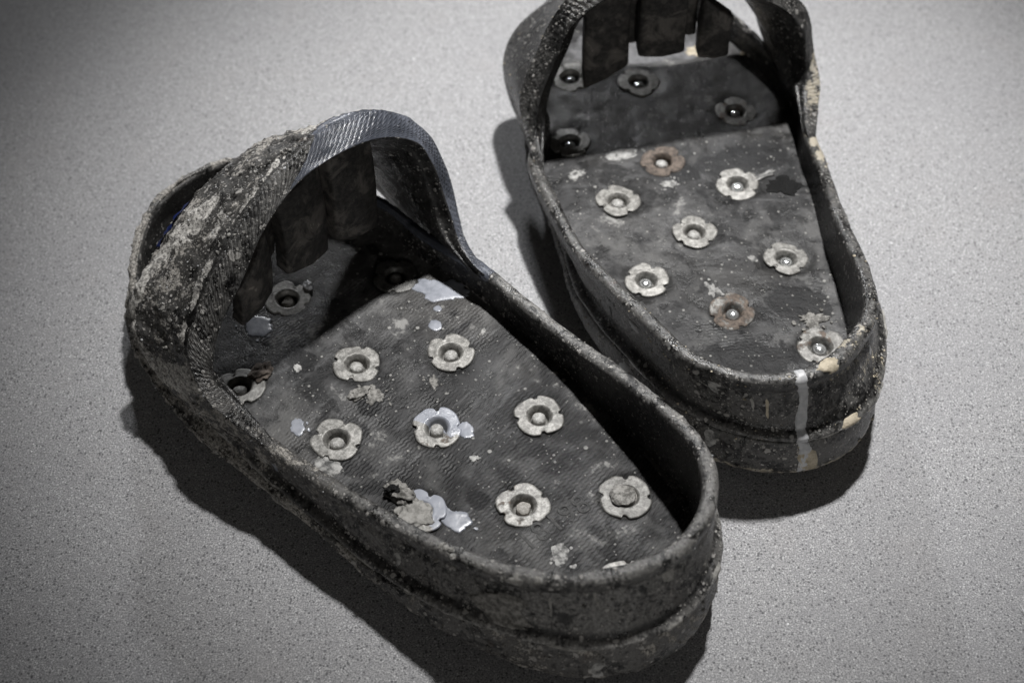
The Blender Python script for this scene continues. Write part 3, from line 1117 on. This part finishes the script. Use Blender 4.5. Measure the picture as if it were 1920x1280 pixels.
#         u    v    rot  bolt rust grey bright
A.nuts = [(98, -74, .2, 'd', .10, 0, .95), (64, -24, .5, 'b', .35, 0, .35), (73, -133, 1.0, 'b', .15, 0, .62),
          (37, -83, .35, 'b', .08, 0, 1.0), (4, -46, .95, 'b', .10, 0, 1.12), (11, -125, .2, 'b', .12, 0, 1.05),
          (-23, -87, .6, 'b', .42, 1, 1.0), (-58, -48, .75, 'b', .12, 0, .95), (-50, -130, .1, 'd', .2, 1, 1.15),
          (-86, -95, 1.1, 'd', .42, 0, 1.05), (-121, -59, .5, 'f', .30, 0, .72), (-150, -98, .4, 'd', .1, 0, 1.2)]


def crustA(p):
    u, v, z = p
    lat = sstep(-v, 120, 150)
    return min(1, .26 + .75 * sstep(u, 100, 150) + .42 * lat * sstep(u, -20, 90) + .22 * lat * sstep(u, -120, -40) + .25 * sstep(-z, -18, -9))


def paintA(p):
    u, v, z = p
    return 1.2 * sstep(v, -20, -8) * sstep(u, 4, 22) * sstep(z, 40, 47)


def creamA(p):
    return .0


build_body(A, M['wallA'], M['soleA'], .95, crustA, paintA, creamA)


def strap_crustA(p, t, r):
    return min(1, (.95 - .75 * sstep(t, .52, .66) * (1 if r < 8.2 else .35)) * (1 if r > 7.6 else .75))


def strap_paintA(p, t, r):
    return 1.25 * sstep(t, .475, .50) * sstep(r, 3.0, 3.3) * (1 - sstep(r, 8.4, 9.2))


build_strap(A, M['wallA'], 1.0, strap_crustA, strap_paintA, lambda p: 0.0)
build_insole(A, M['insA'], lambda p: .35 + .65 * sstep(-p[0], -40, 70),
             [(12, -98, 7, 9), (-66, -107, 8, 6), (-152, -104, 9, 14), (60, -100, 9, 9)])
add_nuts(A)
flap(A, -121, -94, 64, 66, 79, (90, 110), 8, -.1, 5)
flap(A, -86, -55, 72, 65, 79, (121, 130), 9, .1, 2)
flap(A, -50, -21, 68, 58, 78, (131, 127), 9, .1, -2)
flap(A, -100, -82, 77, 79, 90, (104, 118), 6, .1, 0)
flap(A, -60, -46, 75, 72, 90, (124, 124), 6, .1, 0)
PB, CH, CE, CR = M['paint'], M['chalk'], M['cement'], M['cream']


# ================================================================== shoe B (behind right, mirrored)
angB = R(96.98343738)
uB = np.array([math.cos(angB), math.sin(angB)])
vB = np.array([-uB[1], uB[0]])
oB = np.array([.01542719, .07099761]) - .075 * vB
B = Shoe(1, (oB[0], oB[1], 0), angB, 11, 8.1)
B.root["label"] = "glossier black rubber overshoe behind on the right, toe cropped, pale drip down its heel"
B.root["category"] = "overshoe"
B.root["group"] = "pair of spiked rubber overshoes"


def NB(u, v):
    t = min(1.2, max(0, -u / 150))
    f = min(1, max(0, (u - 20) / 50))
    return u - 3 * t, v + 11 * t * t * (3 - 2 * min(1, t)) + 12 * f * f * (3 - 2 * f)


B.nuts = [(*NB(-116, -135), .9, 'c', .45, 0, .9), (*NB(-128, -60), .2, 'b', .1, 0, 1.2), (*NB(-86, -94), .1, 'c', .62, 0, 1.0), (*NB(-51, -131), .5, 'c', .36, 0, 1.05),
          (*NB(-58, -52), .9, 'c', .05, 0, 1.2), (*NB(-25, -86), .55, 'b', .06, 0, 1.25), (10, -119, .8, 'c', .12, 0, 1.2), (5, -47, .3, 'b', .08, 0, 1.2),
          (*NB(35, -79), .2, 'b', .80, 0, 1.1), (*NB(73, -132), .4, 'c', .50, 0, .9), (*NB(58, -27), .7, 'c', .35, 0, .9), (*NB(108, -78), .6, 'c', .42, 0, .9),
          (*NB(118, -36), .2, 'c', .05, 0, 1.3)]


def crustB(p):
    u, v, z = p
    lat = sstep(-v, 130, 150)
    return min(1, .10 + .35 * lat + .30 * sstep(-u, 120, 170) + .3 * sstep(-z, -20, -9))


def creamB(p):
    u, v, z = p
    e = .75 * math.exp(-((u - 40) / 55) ** 2) * sstep(-v, 148, 156) * sstep(z, 30, 42)
    e += .50 * sstep(-u, 60, 120) * (1 - sstep(z, 12, 19)) 
    e += .38 * math.exp(-((u + 150) / 22) ** 2) * sstep(-v, 100, 118)
    return e


build_body(B, M['wallB'], M['wallB'], .35, crustB, lambda p: 0.0, creamB)
build_strap(B, M['wallB'], .22, lambda p, t, r: .38, lambda p, t, r: 0.0,
            lambda p: .72 * math.exp(-((p[0] - 62) / 34) ** 2) * sstep(-p[1], 146, 154) * sstep(p[2], 28, 40) * .75)
build_insole(B, M['insB'], lambda p: .05 + .22 * sstep(-p[0], 60, 120),
             [(*NB(-84, -132), 16, 18), (*NB(-122, -92), 17, 34), (*NB(30, -125), 16, 22), (*NB(22, -90), 8, 14)])
add_nuts(B)
B.lean = False
flap(B, -25, -52, 54, 68, 78, (127, 131), 8, .1, 2)
flap(B, -57, -85, 74, 75, 78, (130, 122), 9, .1, 0)
flap(B, -93, -112, 70, 70, 78, (114, 98), 8, -.1, 0)

flap(B, -94, -84, 78, 79, 90, (118, 112), 6, .1, 0)
flap(B, -60, -49, 76, 76, 90, (126, 126), 6, .1, 0)
B.lean = True

# ------------------------------------------------------------------ details on shoe A
splash(A, "paint_splash", 37, -15, 16, 8, -.55, PB, 1.0, .42, .4)
splash(A, "paint_splash", 30, -27, 2.4, 2.2, 0, PB, 2.0, .15, .4)
splash(A, "paint_splash", 23, -37, 4.0, 3.4, .3, PB, 3.0, .18, .4)
splash(A, "paint_splash", 96, -97, 8.5, 7, .3, PB, 4.0, .22, .45, 3)
splash(A, "paint_splash", 31, -132, 5, 3.8, .7, PB, 5.0, .35, .4, 2)
splash(A, "paint_splash", 59, -105, 3, 2, .4, CH, 6.0, .4, .3)
splash(A, "paint_splash", -67, -122, 7.2, 5.6, -.3, PB, 7.0, .22, .55, 2)
splash(A, "paint_splash", -56, -121, 6, 2.6, .2, PB, 8.0, .25, .4)
splash(A, "paint_splash", -35, -79, 5, 4.2, .4, PB, 9.0, .35, .4, 2)
splash(A, "cement_smear", 3, -139, 8, 5.5, .2, CH, 10.0, .35, .3, label="pale chalky smear below a flange nut")
splash(A, "cement_smear", -117, -105, 6.5, 4.0, 1.0, CH, 11.0, .28, .15, 6, label="white scuffed chalk patch near the heel")
splash(A, "cement_smear", -50, -89, 3, 2.2, .4, CH, 12.0, .8, .3)
splash(A, "cement_smear", 0, -24, 2.6, 1.2, 1.2, CH, 13.0, .3, .4)
splash(A, "cement_smear", -2, -66, 4, 2.2, .6, CE, 14.0, .5, .2, 4)
splash(A, "cement_smear", 17, -92, 7, 4, .5, CE, 15.0, .5, .5, 5)
rough_lump(A, "cement_lump", (22, -97, INS_Z + 1.2), (6, 3.4, 1.5), M['cement'], 3.3, .45)
rough_lump(A, "cement_lump", (-36, -129, INS_Z + 1.5), (8, 5, 2.6), M['cement'], 4.4, .5)
rough_lump(A, "tar_lump", (-33, -131, INS_Z + 3), (4, 2.6, 2.4), M['tar'], 6.4, .6)
rough_lump(A, "cement_lump", (-50, -133, INS_Z + .4), (9, 9, 1.3), M['palecement'], 5.4, .45)
rough_lump(A, "cement_lump", (71, -119, INS_Z + 1.0), (6.5, 5, 2.6), M['brown'], 7.4, .5, label="brown gritty lump beside a flange nut")
rough_lump(A, "cement_lump", (-120, -60, INS_Z + .9), (6.3, 6.2, 1.0), M['cement'], 9.4, .16, label="round plug of cement filling a flange nut")
rough_lump(A, "cement_lump", (96, -60, INS_Z + .9), (3.2, 2.2, 1.4), M['palepaint'], 19.4, .5)

# moulded size number, reading across the heel
txt = bpy.data.curves.new("moulded_number", 'FONT')
txt.body = "18198"
txt.size = .0155
txt.extrude = .0001
txt.bevel_depth = .00022
txt.bevel_resolution = 2
txt.offset = -.0001
txt.space_character = 1.08
txt.align_x = 'CENTER'
txt.align_y = 'CENTER'
tmp = bpy.data.objects.new("tmp", txt)
sc.collection.objects.link(tmp)
dg = bpy.context.evaluated_depsgraph_get()
me = bpy.data.meshes.new_from_object(tmp.evaluated_get(dg))
bpy.data.objects.remove(tmp)
me.materials.clear()
me.materials.append(M['number'])
num = bpy.data.objects.new("moulded_number", me)
sc.collection.objects.link(num)
num.parent = A.root
num.location = A.P((-104, -93, surf_z(A, -100, -96) - .03))[0]
num.rotation_euler = (0, 0, R(-90 - 12))

# dried lumps on the rim and a cake of cement on the side wall of A
nA = A.wall.shape[1]
for q in range(9):
    ca = int(np.argmin(np.hypot(A.wall[45, :, 0] + 88 + rnd(-9, 9), A.wall[45, :, 1] + 150)))
    rr0 = random.choice((38, 41, 44, 47, 50))
    p0 = A.wall[rr0, ca % nA]
    rough_lump(A, "cement_lump", p0, (rnd(.9, 2.0), rnd(.8, 1.6), rnd(.6, 1.1)), M['palecement'], q * 1.7, .4)
ca = int(np.argmin(np.hypot(A.wall[24, :, 0] + 118, A.wall[24, :, 1] + 152)))
ribbon(A, "cement_smear", range(17, 29), range(ca - 10, ca + 8), M['cement'], .9, 1.2, 41, "cake of cement on the side wall above the welt")
ca = int(np.argmin(np.hypot(A.wall[24, :, 0] + 20, A.wall[24, :, 1] + 158)))
ribbon(A, "cement_smear", range(30, 40), range(ca - 8, ca + 3), M['cement'], .6, 1.2, 43)
ribbon(A, "paint_splash", range(22, 30), range(ca + 14, ca + 17), PB, .5, .6, 44)

# a strip of blue tape caught at the strap's front edge
def strap_pt(S, r, c, lift):
    return S.strap[r % S.strap.shape[0], c] + S.strapN[r % S.strap.shape[0], c] * lift


nr_, nc_ = A.strap.shape[:2]
c0 = int(nc_ * .36)
V = []
for i in range(10):
    for r in (68, 70, 72):
        V.append(strap_pt(A, r, c0 + i * 2, .9 + .8 * math.sin(i * 1.7 + r)))
mesh_obj("blue_tape", A.P(V), grid_faces(10, 3, False), M['tape'], A.root)

# grit and crumbs caked on the shoes
wgt = np.clip(A.strap_crust * 1.0, 0, 1)
top_rows = np.zeros(nr_)
top_rows[30:82] = 1
wgt = wgt * top_rows[:, None]
wr, wc = A.wall.shape[:2]
ww = np.zeros((wr, wc))
ww[9:48, :] = .10
wA = ww * (1 + 3 * np.clip((A.wall[:, :, 0] - 60) / 80, 0, 1) + 1.5 * (A.wall[:, :, 1] < -130))
sw = np.zeros(A.sole.shape[:2])
sw[12:, :] = .25
sw = sw * (1 + 2 * (A.sole[:, :, 1] < -130))
soleN = vnormals(A.sole.reshape(-1, 3), grid_faces(A.sole.shape[0], A.sole.shape[1], True)).reshape(A.sole.shape)
if soleN[12, :, :2].ravel() @ (A.sole[12, :, :2] - A.sole[12, :, :2].mean(0)).ravel() < 0:
    soleN = -soleN
crumbs(A, "cement_crumbs", 9000, [(A.strap, A.strapN, wgt * .8), (A.wall, A.wallN, wA), (A.sole, soleN, sw)], M['cement'], (.22, 1.15))
crumbs(A, "pale_grit", 3500, [(A.strap, A.strapN, wgt * .6), (A.wall, A.wallN, wA * .8), (A.sole, soleN, sw * .5)], M['palepaint'], (.2, .75))

# ------------------------------------------------------------------ details on shoe B
splash(B, "cement_smear", 43, -50, 5, 10, .1, CH, 21.0, .25, .3, 1, label="flat pale smear beside the rusty flange nut")
splash(B, "tar_patch", *NB(5, -139), 8, 7, .3, M['tar'], 22.0, .5, .8)
splash(B, "cement_smear", *NB(15, -133), 1.8, 6, .5, CH, 23.0, .5, 1.2, 2)
splash(B, "cement_smear", *NB(15, -80), 3.4, 4, 0, CH, 24.0, .7, .3, 3)
splash(B, "cement_smear", *NB(-49, -114), 3, 2.4, .5, CH, 25.0, .3, .4)
splash(B, "cement_smear", *NB(-97, -135), 5, 7, .2, CE, 28.0, .7, 1.0, 6)
splash(B, "cement_smear", *NB(-69, -87), 5, 3.5, .4, CH, 29.0, .7, .3, 3)
splash(B, "cement_smear", 29, -25, 3.5, 5, .4, CH, 30.0, .6, .4, 2)
splash(B, "cream_filler", 132, -146, 6, 9, .4, CR, 31.0, .5, .8, 2)
splash(B, "cream_filler", 134, -112, 5, 12, .2, CR, 32.0, .6, .6, 2)
splash(B, "cement_smear", 146, -84, 20, 52, 0, M['toedust'], 33.0, .3, .15)

# paint drip and cream patches on the heel wall of B
n = B.wall.shape[1]


def colat(S, r, u, v):
    d = np.hypot(S.wall[r, :, 0] - u, S.wall[r, :, 1] - v)
    return int(np.argmin(d))


hc = colat(B, 24, -186, -93)
def drip_cols(S, grid, rows, x0, x1):
    """grid column of each row that keeps the drip falling plumb on the heel"""
    mw = Matrix.Rotation(S.root.rotation_euler.z, 3, 'Z')
    a, b = mw[0][0], mw[0][1]
    out = []
    rows = list(rows)
    for i, r in enumerate(rows):
        loc = S.P(grid[r])
        wx = loc[:, 0] * a + loc[:, 1] * b + S.root.location.x
        wy = loc[:, 0] * mw[1][0] + loc[:, 1] * mw[1][1]
        t = x0 + (x1 - x0) * i / (len(rows) - 1)
        near = np.abs(wx - t) + 10 * (wy > wy.min() + .06)
        out.append(int(np.argmin(near)))
    out = np.array(out, float)
    k = np.ones(5) / 5
    return np.convolve(np.pad(out, 2, mode='edge'), k, mode='valid')


rw = list(range(57, 8, -1))
dc = drip_cols(B, B.wall, rw, .1385, .1445)
ribbon(B, "paint_drip", rw, range(-3, 4), M['palepaint'], .5, .45, 3, "pale grey paint drip running down the heel", taper=False, shift=dc)
hs = int(np.argmin(np.hypot(B.sole[15, :, 0] + 186, B.sole[15, :, 1] + 93)))
sN = vnormals(B.sole.reshape(-1, 3), grid_faces(B.sole.shape[0], B.sole.shape[1], True)).reshape(B.sole.shape)
if sN[12, :, :2].ravel() @ (B.sole[12, :, :2] - B.sole[12, :, :2].mean(0)).ravel() < 0:
    sN = -sN
rs_ = list(range(23, 8, -1))
ds = drip_cols(B, B.sole, rs_, .1447, .1475)
ribbon(B, "paint_drip", rs_, range(-3, 4), M['palepaint'], .5, .5, 5, "pale grey paint drip on the sole edge", grid=B.sole, nrm=sN, taper=False, shift=ds)
ribbon(B, "cream_filler", range(43, 56), range(hc + 4, hc + 16), CR, .4, .9, 7, "cream filler smear on the rim of the heel")
ribbon(B, "cream_filler", range(12, 20), range(hc + 10, hc + 22), CR, .5, .9, 9)
ribbon(B, "cream_filler", range(9, 17), range(hs - 3, hs + 8), CR, .5, .9, 11, grid=B.sole, nrm=sN)

# chips and caked patches scattered round both walls, most of them along the welt and the lower edge
def chips(S, sole_n, count, mats, jagw, seed):
    rs = random.Random(seed)
    n = S.wall.shape[1]
    for q in range(count):
        c0 = rs.randrange(n)
        wdt = rs.choice((4, 5, 7, 10, 14))
        kind = rs.random()
        m = rs.choice(mats)
        if kind < .38:
            r0 = rs.randrange(9, 13)
            ribbon(S, "cement_chip", range(r0, r0 + rs.randrange(4, 7)), range(c0, c0 + wdt), m, rs.uniform(.3, .7), jagw, seed + q)
        elif kind < .62:
            r0 = rs.randrange(19, 30)
            ribbon(S, "cement_chip", range(r0, r0 + rs.randrange(4, 9)), range(c0, c0 + max(3, wdt // 2)), m, rs.uniform(.25, .5), jagw, seed + q)
        elif kind < .78:
            r0 = rs.randrange(38, 46)
            ribbon(S, "cement_chip", range(r0, r0 + rs.randrange(4, 8)), range(c0, c0 + max(3, wdt // 2)), m, rs.uniform(.25, .5), jagw, seed + q)
        else:
            r0 = rs.randrange(7, 16)
            ribbon(S, "cement_chip", range(r0, r0 + rs.randrange(4, 8)), range(c0, c0 + wdt), m, rs.uniform(.3, .8), jagw, seed + q, grid=S.sole, nrm=sole_n)


chips(A, soleN, 95, [M['cement'], M['palecement'], M['palecement'], M['chalk']], 1.3, 100)
chips(B, sN, 105, [M['palecement'], M['cream'], M['palepaint'], M['chalk'], M['palecement']], 1.3, 300)

bnr, bnc = B.strap.shape[:2]
tb = np.zeros((bnr, bnc))
tb[32:80] = .25
wb = np.zeros(B.wall.shape[:2])
wb[9:56] = .10
wb *= (1 + 4 * (B.wall[:, :, 0] < -110) + 3 * ((B.wall[:, :, 1] < -145) & (B.wall[:, :, 0] > -20)))
sb = np.zeros(B.sole.shape[:2])
sb[12:] = .3
crumbs(B, "cement_crumbs", 3500, [(B.strap, B.strapN, tb), (B.wall, B.wallN, wb), (B.sole, sN, sb)], M['cream'], (.2, .9))
